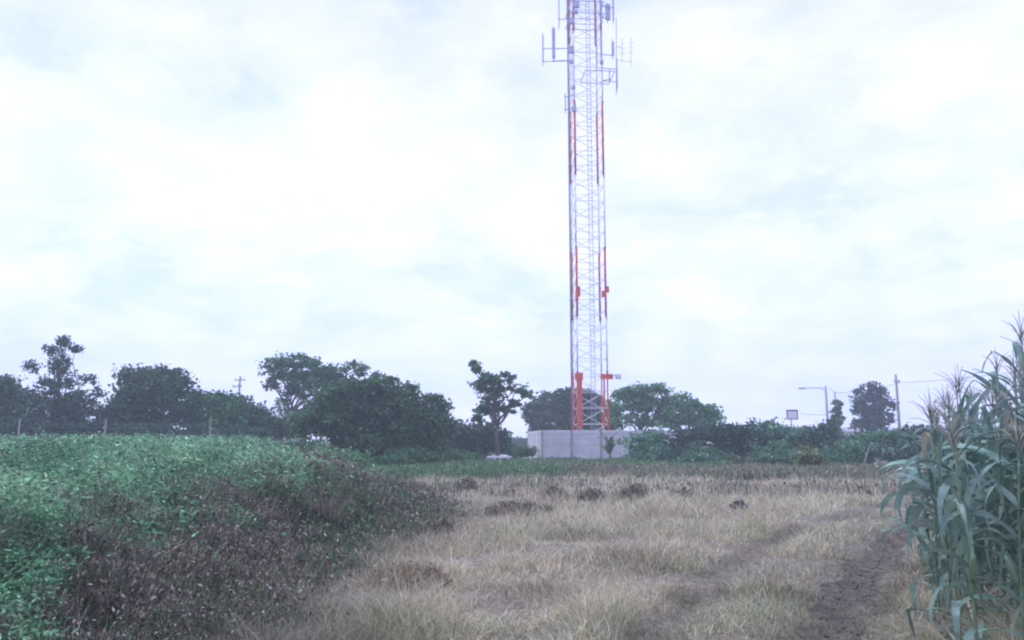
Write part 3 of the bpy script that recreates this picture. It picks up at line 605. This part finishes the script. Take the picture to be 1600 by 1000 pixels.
# ------------------------------------------------------------------ lattice tower
def tower():
    TY = 64.0; tx = at(923, 690, TY).x; z0 = gz(tx, TY); rot = R(5)
    t = thing('telecom_tower', 'tall orange and white lattice mast with antennas rising behind the concrete wall', 'tower', (tx, TY, z0), rot)
    a = 1.18; TOP = 44.0
    zz = lambda py: at(920, py, TY).z - z0
    ends = [-.1, zz(583), zz(500), zz(392), zz(282), zz(168), zz(62), TOP]   # orange, white, orange, ...
    def paint(z):
        k = 0
        while k < len(ends)-2 and z > ends[k+1]: k += 1
        return k % 2          # 0 = orange, 1 = white
    corners = [(-a, -a), (a, -a), (a, a), (-a, a)]
    for cx, cy in corners:
        m = MB()
        for k in range(len(ends)-1):
            low = k == 0
            r_ = (.10 if cx < 0 else .06) if low else .062
            m.tube([(cx, cy, ends[k]), (cx, cy, ends[k+1])], r_, 8, k % 2)
            # flange plates at every section joint
            m.tube([(cx, cy, ends[k+1]-.06), (cx, cy, ends[k+1]+.06)], .10, 10, k % 2)
            zm = (ends[k]+ends[k+1])/2; m.tube([(cx, cy, zm-.07), (cx, cy, zm+.07)], .09, 10, k % 2)
            if k and k % 2 == 0:  # orange sections carry a second stiffening angle
                sx, sy = (-1 if cx > 0 else 1), 0
                m.box((cx+sx*.07, cy, (ends[k]+ends[k+1])/2), (.09, .03, ends[k+1]-ends[k]-.2), 0)
        m.build('leg', [M_orange, M_white], t, True)
        MB().box((cx, cy, -.05), (.7, .7, .5), bev=.03).build('footing', M_concd, t)
    nb = 34; zs = np.linspace(.4, TOP-.2, nb+1)
    for f in range(4):
        (x1, y1), (x2, y2) = corners[f], corners[(f+1) % 4]; m = MB()
        for i in range(nb):
            za, zb = zs[i], zs[i+1]; mi = 1; r_ = .027
            m.tube([(x1, y1, za), (x2, y2, zb)], r_, 4, mi, False)
            m.tube([(x1, y1, zb), (x2, y2, zb)], r_*.8, 4, mi, False)
        m.build('bracing', [M_orange, M_white], t)
    # orange gusset boxes at the first joint (left legs and right legs)
    m = MB(); m.box((-a+.10, -a, zz(590)), (.62, .30, .55), 0, 0, .03); m.box((-a+.20, -a-.05, zz(628)), (.26, .10, zz(588)-zz(668)), 0, 0, .01); m.build('stiffener', M_orange, t)
    m = MB(); m.box((a-.05, -a, zz(590)), (.95, .30, .40), 0, 0, .03); m.box((a-.28, -a-.02, zz(628)), (.12, .10, zz(588)-zz(668)), 0, 0, .01); m.build('stiffener', M_orange, t)
    for zp in (zz(465), zz(395)-1.3):
        pass
    m = MB(); m.box((-a+.16, -a, zz(460)), (.26, .2, .8), 0, 0, .02); m.box((-a+.02, -a, zz(466)), (.25, .22, .8), 0, 0, .02); m.build('joint_plate', M_orange, t)
    m = MB(); m.box((a-.16, -a, zz(463)), (.36, .2, .5), 0, 0, .02); m.box((a+.14, -a, zz(456)), (.22, .2, .5), 0, 0, .02); m.build('joint_plate', M_orange, t)
    # floodlight
    fl = MB(); fl.tube([(a+.3, -a, zz(588)), (a+.75, -a, zz(588))], .03, 6); fl.box((a+.85, -a-.05, zz(590)), (.42, .28, .36), 0, 0, .04); fo = fl.build('floodlight', M_galv, t)
    MB().box((a+.85, -a-.205, zz(590)), (.34, .03, .28), 0, 0, .01).build('lens', M_white, fo)
    # climbing ladder in the middle of the near face, cable run beside the near left leg
    m = MB()
    for x_ in (-.10, .22): m.tube([(x_, -a+.08, .3), (x_, -a+.08, TOP)], .022, 5)
    for z in np.arange(.5, TOP, .30): m.tube([(-.10, -a+.08, z), (.22, -a+.08, z)], .016, 4, 0, False)
    m.build('ladder', M_galv, t)
    m = MB()
    for k, x_ in enumerate((-a-.15, -a-.10, -a-.13)): m.tube([(x_, a-.09+.05*k, .3), (x_, a-.09+.05*k, TOP-4)],   .028, 5)
    m.build('feeder_cables', M_cable, t)
    # cage hoops round the ladder
    m = MB()
    for z in np.arange(3, TOP, 1.2):
        m.tube([(-.12+.36*(0.5-.5*math.cos(q))*1, -a+.08-.34*math.sin(q), z) for q in np.linspace(0, math.pi, 7)], .014, 4, 0, False)
    m.build('ladder_cage', M_galv, t)
    # ---- antennas: rotate back so offsets can be given sideways as seen in the photo
    cr, sr = math.cos(-rot), math.sin(-rot)
    def loc(px, py, dy=-1.2):
        p = at(px, py, TY+dy); X, Yy = p.x-tx, dy; return (X*cr-Yy*sr, X*sr+Yy*cr, p.z-z0)
    def panel(px, y0, y1, wd=.22, dp=.14, arm=(None,), dy=-1.2, leg=(-a, -a), name='panel_antenna', m_=M_ant):
        x, y, zt = loc(px, y0, dy); zb = loc(px, y1, dy)[2]
        m = MB(); m.box((x, y-.12, (zt+zb)/2), (wd, dp, zt-zb), 0, 0, .03); m.tube([(x, y+.02, zb-.25), (x, y+.02, zt+.25)], .035, 6)
        o = m.build(name, m_, t)
        b = MB()
        for q in arm:
            if q is None: continue
            z = loc(px, q, dy)[2]; b.tube([(leg[0], leg[1], z), (x, y+.02, z)], .035, 5)
            b.box((x, y-.03, z), (.12, .12, .10))
        if b.n: b.build('mounting_arm', M_galv, o)
        return o
    panel(848, 56, 98, .12, .1, (76, 96)); panel(864.5, 45, 92, .26, .16, (76, 95)); panel(873, 0, 42, .08, .08, (30,))
    panel(883, 150, 172, .10, .08, (151, 171), -1.1); panel(938.5, 50, 88, .16, .12, (75,), -1.3, (a, -a)); panel(957, 66, 88, .2, .14, (86,), -1.0, (a, -a))
    panel(963, 92, 138, .10, .1, (108, 128), -.9, (a, -a)); panel(952, 112, 125, .08, .06, (124,), -1.3, (a, -a)); panel(949, 8, 32, .42, .2, (12, 30), -.6, (a, -a))
    panel(931, 0, 104, .07, .06, (20,), -1.4, (a, -a)); panel(938, -20, 38, .2, .14, (12, 30), -1.0, (a, -a)); panel(957, -20, 34, .14, .1, (12,), -.8, (a, -a))
    # whip mast on the right with crossed dipoles
    m = MB(); q0, q1 = loc(963, 148, -.9), loc(963, 28, -.9); m.tube([q0, q1], .03, 5); o = m.build('whip_antenna', M_galv, t)
    for pxx, ya, yb, ay in ((972, 60, 96, 75), (986, 58, 104, 97)):
        m = MB(); m.tube([loc(pxx, ya, -.9), loc(pxx, yb, -.9)], .018, 4); m.tube([loc(963, ay-3, -.9), loc(pxx, ay, -.9)], .018, 4)
        for k in range(3): z = loc(pxx, ya+8+k*8, -.9); m.tube([(z[0]-.2, z[1], z[2]), (z[0]+.2, z[1], z[2])], .012, 4)
        m.build('dipole_antenna', M_galv, t)
    # equipment boxes and dish on the left leg
    for px_, ya, yb, wd in ((892, 72, 83, .5), (893, 28, 37, .45), (898, 16, 21, .5), (893, 94, 99, .3), (896, 134, 139, .3), (897, 166, 174, .35), (940, 94, 100, .28), (900, 2, 12, .55)):
        p, q = loc(px_, ya, -1.35), loc(px_, yb, -1.35)
        m = MB(); m.box((p[0], p[1], (p[2]+q[2])/2), (wd, .25, p[2]-q[2]), 0, 0, .03); m.tube([(p[0], p[1], (p[2]+q[2])/2), (p[0]+(.05), p[1]+.35, (p[2]+q[2])/2)], .04, 6); m.build('radio_unit', M_ant, t)
    # work platform frames
    for ya in (110, 22, 4):
        m = MB(); z = loc(930, ya)[2]
        cs = [(-a*.2, -a*1.05), (a*1.9, -a*1.05), (a*1.9, a), (-a*.2, a)] if ya > 100 else [(-a*1.2, -a*1.2), (a*1.2, -a*1.2), (a*1.2, a*1.2), (-a*1.2, a*1.2)]
        for k in range(4): m.tube([(*cs[k], z), (*cs[(k+1) % 4], z)], .035, 5)
        m.build('platform_frame', M_galv, t)
    # top lightning rod
    MB().tube([(0, 0, TOP-.5), (0, 0, TOP+3)], [.03, .012], 6).build('lightning_rod', M_galv, t)
tower()

# ------------------------------------------------------------------ poles, sign, fence, bench, houses
def pole(px, ytop, Y, label, name='utility_pole', r=.12, arms=(), cat='pole', m_=M_wood, group=None):
    x = at(px, 690, Y).x; z = gz(x, Y); H = at(px, ytop, Y).z-z; t = thing(name, label, cat, (x, Y, z), group=group)
    MB().tube([(0, 0, -.3), (0, 0, H*.5), (0, 0, H)], [r*1.2, r, r*.75], 9).build('pole', m_, t, True)
    for (yy, l0, l1) in arms:
        za = at(px, yy, Y).z-z; s_ = Y/FPX
        o = MB().box(((l0+l1)/2*s_, -r, za), ((l1-l0)*s_, .10, .12), 0, 0, .01).build('crossarm', M_wood, t)
        for q in (l0*.8, l1*.8, (l0+l1)/2+2):
            MB().tube([(q*s_, -r, za+.06), (q*s_, -r, za+.26)], [.05, .035], 7).build('insulator', M_galv, o)
    return t
pole(370, 588, 95, 'distant power pole with two short crossarms above the hedge trees', arms=[(594, -8, 9), (604, -11, 4)], r=.13)
pole(1407, 585, 88, 'tall bare power pole just left of the corn', arms=[(597, -5, 5)], r=.15)
t = pole(1295, 603, 78, 'street lamp pole with a long arm reaching left above the hedge', 'street_lamp', .13, cat='street lamp', m_=M_galv)
s_ = 78/FPX; za = at(1295, 606, 78).z-t.location.z
MB().tube([(0, 0, za-.25), (-.5, 0, za), (-34*s_, 0, za-.02)], .04, 6).build('arm', M_galv, t, True)
MB().box((-37*s_, 0, za-.05), (.6, .28, .16), 0, 0, .04).build('lamp_head', M_galv, t)
pole(1309, 612, 81, 'slim pole standing directly behind the columnar tree', r=.09)
def wire(label, pts, name='overhead_wire', r=.02):
    m = MB()
    P = []
    for a_, b_ in zip(pts[:-1], pts[1:]):
        for k in range(13):
            u = k/12; q = Vector(a_).lerp(Vector(b_), u); q.z -= 4*u*(1-u)*(Vector(b_)-Vector(a_)).length*.015; P.append(q)
    m.tube(P, r, 4); return tag(m.build(name, M_cable, None), label, 'wire')
wire('overhead wire between the street lamp and the tall power pole', [at(1295, 606, 78), at(1309, 614, 81), at(1407, 598, 88)])
wire('overhead wire running right from the tall power pole', [at(1409, 598, 88), at(1720, 560, 70)])
wire('thin wire from the signboard to the street lamp pole', [at(1250, 646, 76), at(1295, 648, 78)], r=.015)
# signboard
Y = 76; x = at(1240, 690, Y).x; z = gz(x, Y); t = thing('signboard', 'small rectangular signboard on a post standing above the hedge', 'sign', (x, Y, z)); zc = at(1240, 648, Y).z-z
MB().tube([(-.1, .1, -.2), (-.1, .1, zc+.3)], .06, 7).build('post', M_galv, t)
fr = MB(); 
for dx_, dz_, sx_, sz_ in ((0, .41, 1.06, .14), (0, -.41, 1.06, .10), (-.49, 0, .08, .72), (.49, 0, .08, .72)): fr.box((dx_, 0, zc+dz_), (sx_, .12, sz_))
fr.build('frame', M_cable, t); MB().box((0, .02, zc), (.9, .06, .7)).build('board', M_wallw, t)
# fence on the far side of the left field
t = thing('wire_fence', 'wire fence with pale posts along the far side of the green field', 'fence', (at(160, 690, 47).x, 47, 0))
xs = [at(p, 690, 47).x for p in (-130, 28, 163, 327, 470)]; ox = t.location.x
for x in xs:
    z = gz(x, 47); MB().box((x-ox, 0, z+.95+.35), (.09, .09, 2.7), bev=.015).build('post', M_wood, t)
for h_ in (1.7, 2.15, 2.35):
    m = MB(); m.tube([(x-ox, -.08, gz(x, 47)+h_) for x in xs], .005, 4); m.build('wire', M_cable, t)
# low white bench / slab
Y = 51.5; x = at(780, 690, Y).x; z = gz(x, Y); t = thing('bench', 'low white slab bench at the foot of the slender tree', 'bench', (x, Y, z)); zt = at(780, 713, Y).z-z
MB().box((0, 0, zt-.04), (1.55, .5, .12), 0, 0, .02).build('seat', M_wallw, t)
MB().box((.3, .16, zt+.06), (.5, .12, .08), 0, 0, .01).build('ledge', M_wallw, t)
for sx_ in (-.28, .55): MB().box((sx_, 0, (zt-.1)/2-.05), (.16, .4, zt), 0, 0, .02).build('leg', M_wallw, t)
# pale houses behind the trees; the first is added for bright sky gaps
def house(px, Y, w_, d_, h_, label, roof=.9):
    x = at(px, 690, Y).x; z = gz(x, Y); t = thing('house', label, 'house', (x, Y, z))
    MB().box((0, 0, h_/2-.1), (w_, d_, h_+.2)).build('wall', M_wallw, t)
    hw, hd = w_/2+.35, d_/2+.35
    MB().add([(-hw, -hd, h_), (hw, -hd, h_), (hw, hd, h_), (-hw, hd, h_), (-hw, 0, h_+roof), (hw, 0, h_+roof), (-hw, -hd, h_+.1), (hw, -hd, h_+.1)],
             [(0, 3, 2, 1), (0, 1, 5, 4), (2, 3, 4, 5), (0, 4, 3), (1, 2, 5)]).build('roof', M_roof, t)
    for q in (-.3, .25):
        o = MB().box((q*w_, -d_/2-.01, h_*.55), (.9, .06, .9)).build('window', M_concd, t); MB().box((q*w_, -d_/2-.05, h_*.55), (.76, .03, .76)).build('pane', M_dark, o)
    MB().box((0, -d_/2-.02, 1.0), (.9, .06, 2.0)).build('door', M_wood, t)
house(424, 84, 6, 5, 3.1, 'white house added behind the spreading tree for the bright sky gaps')
house(676, 90, 3.5, 5, 2.6, 'tiny white house glimpsed right of the big round tree')
house(1338, 92, 8, 6, 2.7, 'long pale roofed shed behind the hedge under the upright tree', .5)

# ------------------------------------------------------------------ corn
LEAFSETS = []
def corn_proto(H, seed, dry=.25, lush=1.0, ear=True):
    """list of (name, mesh object datablock, location) shared between plants"""
    global rng
    keep = rng; rng = np.random.default_rng(seed); parts = []
    bend = rng.uniform(-.06, .06, 2); P = lambda z: (bend[0]*(z/H)**2*H, bend[1]*(z/H)**2*H, z)
    st = MB(); zz = np.linspace(-.05, H, 16); st.tube([P(z) for z in zz], [(.017 if i % 2 else .014)*(1-.6*z/H) for i, z in enumerate(zz)], 8)
    parts.append(('stalk', st, M_cornstem, (0, 0, 0)))
    az0 = rng.uniform(0, 6.28); nl = int(18*H/2.3)
    for i in range(nl):
        f = (i+.6)/nl; z = .06*H+f*H*.88; az = az0+(i % 2)*math.pi+rng.normal(0, .45)
        L_ = (.52+.46*math.sin(f*math.pi))*rng.uniform(.8, 1.15)*lush; W_ = (.048+.034*math.sin(f*math.pi))*lush
        el = R(rng.uniform(30, 70)) if f > .25 else R(rng.uniform(10, 50)); dr = R(rng.uniform(115, 185)) if f < .85 else R(rng.uniform(60, 150))
        V, F = arc_leaf(L_, W_, el, dr, az, 14, .35, .25, rng.uniform(-1.5, 1.5), (rng.uniform(.3, .65), rng.uniform(.9, 2.)) if rng.uniform() < .55 else None)
        dead = rng.uniform() < (dry if f < .3 else dry*.18)
        base = (.44, .43, .33) if dead else (.21, .33, .27)
        c = tints(1, base, .30, .035)
        if dead and f < .3: V, F = arc_leaf(L_*.8, W_*.6, R(-20), R(70), az, 12, .5, .5, 2.)
        parts.append(('leaf', (V, F, c), M_corn, P(z)))
    ts = MB(); top = P(H); ts.tube([top, (top[0], top[1], H+.36)], [.006, .003], 5)
    for k in range(9):
        a_ = k*2.4; l_ = rng.uniform(.16, .27); z = H+.04+.012*k; sp = rng.uniform(.35, .75)
        ts.tube([(top[0], top[1], z), (top[0]+math.cos(a_)*l_*sp*.5, top[1]+math.sin(a_)*l_*sp*.5, z+l_*.55), (top[0]+math.cos(a_)*l_*sp*1.15, top[1]+math.sin(a_)*l_*sp*1.15, z+l_*.8)], [.004, .0035, .002], 4)
    parts.append(('tassel', ts, M_tassel, (0, 0, 0)))
    if ear:
        e_ = MB(); z = H*.45; p = P(z); a_ = az0+.5; pts = []; rr = []
        for k in range(7): u = k/6; pts.append((p[0]+math.cos(a_)*(.02+.07*u), p[1]+math.sin(a_)*(.02+.07*u), z+.22*u)); rr.append(.024*math.sin(.35+u*2.5)+.004)
        e_.tube(pts, rr, 8); parts.append(('ear', e_, M_cornstem, (0, 0, 0)))
    rng = keep; built = []
    for nm, g, m_, lc in parts:
        if isinstance(g, MB): o = g.build(nm, m_, None, True)
        else: o = mesh_np(nm, g[0], g[1], m_, None, g[2].repeat(len(g[0]), 0), smooth=True)
        o.location = lc; built.append(o)
    return built
corn_n = 0
PROTOS = [corn_proto(h_, s, d_, l_) for h_, s, d_, l_ in ((2.15, 1, .3, 1.), (2.3, 2, .4, 1.05), (2.0, 3, .3, .95), (2.45, 4, .3, 1.1), (1.7, 5, .2, .9))]
used = [False]*len(PROTOS)
def corn(x, y, k, rz, label, sc=1.):
    t = thing('corn_plant', label, 'corn plant', (x, y, gz(x, y)), rz, 'corn plants on the right'); t.scale = (sc, sc, sc)
    for o in PROTOS[k]:
        if used[k]: o = o.copy(); COL.objects.link(o)
        o.parent = t
    used[k] = True
front = [(3.72, 6.75, 0, 1.9, 'leftmost corn plant at the front of the patch beside the track', .82),
         (3.95, 7.3, 1, 2.2, 'corn plant with a hooked tassel at the left end of the corn patch', .86),
         (3.60, 5.95, 2, 4.1, 'corn plant with pale dry lower leaves at the front of the patch', .86),
         (4.2, 6.55, 3, 1.1, 'tall corn plant with a high feathery tassel near the right edge', .95),
         (3.66, 5.25, 3, 5.2, 'nearest tall corn plant with leaves arching in from the right edge', .98),
         (4.25, 8.1, 4, .8, 'short corn plant behind the left end of the corn patch', 1.0),
         (3.38, 6.1, 4, 2.8, 'short sprawling corn plant reaching out over the track verge', .9),
         (3.25, 5.35, 4, 5.5, 'short near corn plant with drooping leaves at the foot of the patch', .85)]
for a_ in front: corn(*a_)
more = []
for r_ in range(11):
    for c_ in range(10):
        y = 5.5+r_*.52+rng.normal(0, .07); x = .522*y+.10+c_*.27+rng.normal(0, .07)
        if min((x-f[0])**2+(y-f[1])**2 for f in front) < .05: continue
        if x > .66*y+.9: continue
        more.append((x, y, .80+.13*min(1, max(0, (x/y-.52)/.14))))
for x, y, sc_ in more:
    corn(x, y, int(rng.integers(0, 5)), rng.uniform(0, 6.28), 'green corn plant crowded among the others behind the front plants of the patch', sc_*rng.uniform(.93, 1.05))
for y, k in ((12.5, 0), (14, 1), (16, 2), (18.5, 0), (21, 2)):
    pass
# fallen pale husk leaves on the ground near the corn
for i, (px, py, lab) in enumerate(((1400, 985, 'pale fallen corn leaf lying below the front corn plants'), (1545, 940, 'pale dry corn leaf lying at the foot of the right corn plants'))):
    Yg = EYE*FPX/(py-HOR); x = at(px, py, Yg).x; V, F = arc_leaf(.35, .04, R(8), R(16), .3+i, 10, .3, .3, .6); V[:, 2] += .05
    o = mesh_np('fallen_leaf', V, F, M_corn, None, np.tile([.5, .46, .36], (len(V), 1)), smooth=True); o.location = (x, Yg, gz(x, Yg)); tag(o, lab, 'leaf')
# green low herbs at the foot of the corn
def herbs():
    n = 42000; Y = rng.uniform(4.5, 13, n); X = .47*Y+.25+np.abs(rng.normal(0, 1.1, n)); cl = fbm(X, Y, 1.4, 3, 131); k = rng.uniform(size=n) < np.clip((cl-.35)*3.5, .04, 1); X, Y, cl = X[k], Y[k], cl[k]; n = len(X)
    P = np.c_[X, Y, ground(X, Y)+rng.uniform(.01, .22, n)*cl]
    c = mixc(tints(n, (.10, .19, .11), .3, .08), tints(n, (.2, .2, .14), .3, .06), (rng.uniform(size=n) < .35)*1.)
    tag(leaves('ground_herbs', P, rng.uniform(.025, .07, n), c, M_crop, flat=.4, aspect=.35), 'low green herbs growing at the foot of the corn', 'herbs', kind='stuff')
herbs()

# ------------------------------------------------------------------ haze
hz = MB(); hz.box((0, 150, 24), (1030, 730, 51)); ho = hz.build('haze', None); ho.data.materials.clear()
hm = bpy.data.materials.new('haze'); hm.use_nodes = True; t = hm.node_tree; t.nodes.clear()
o_ = t.nodes.new('ShaderNodeOutputMaterial'); pv = t.nodes.new('ShaderNodeVolumePrincipled'); pv.inputs['Color'].default_value = (.82, .92, 1, 1); pv.inputs['Density'].default_value = .0023
pv.inputs['Anisotropy'].default_value = .2
t.links.new(pv.outputs[0], o_.inputs['Volume']); ho.data.materials.append(hm)
tag(ho, 'pale bluish haze filling the air over the field', 'haze', kind='stuff')
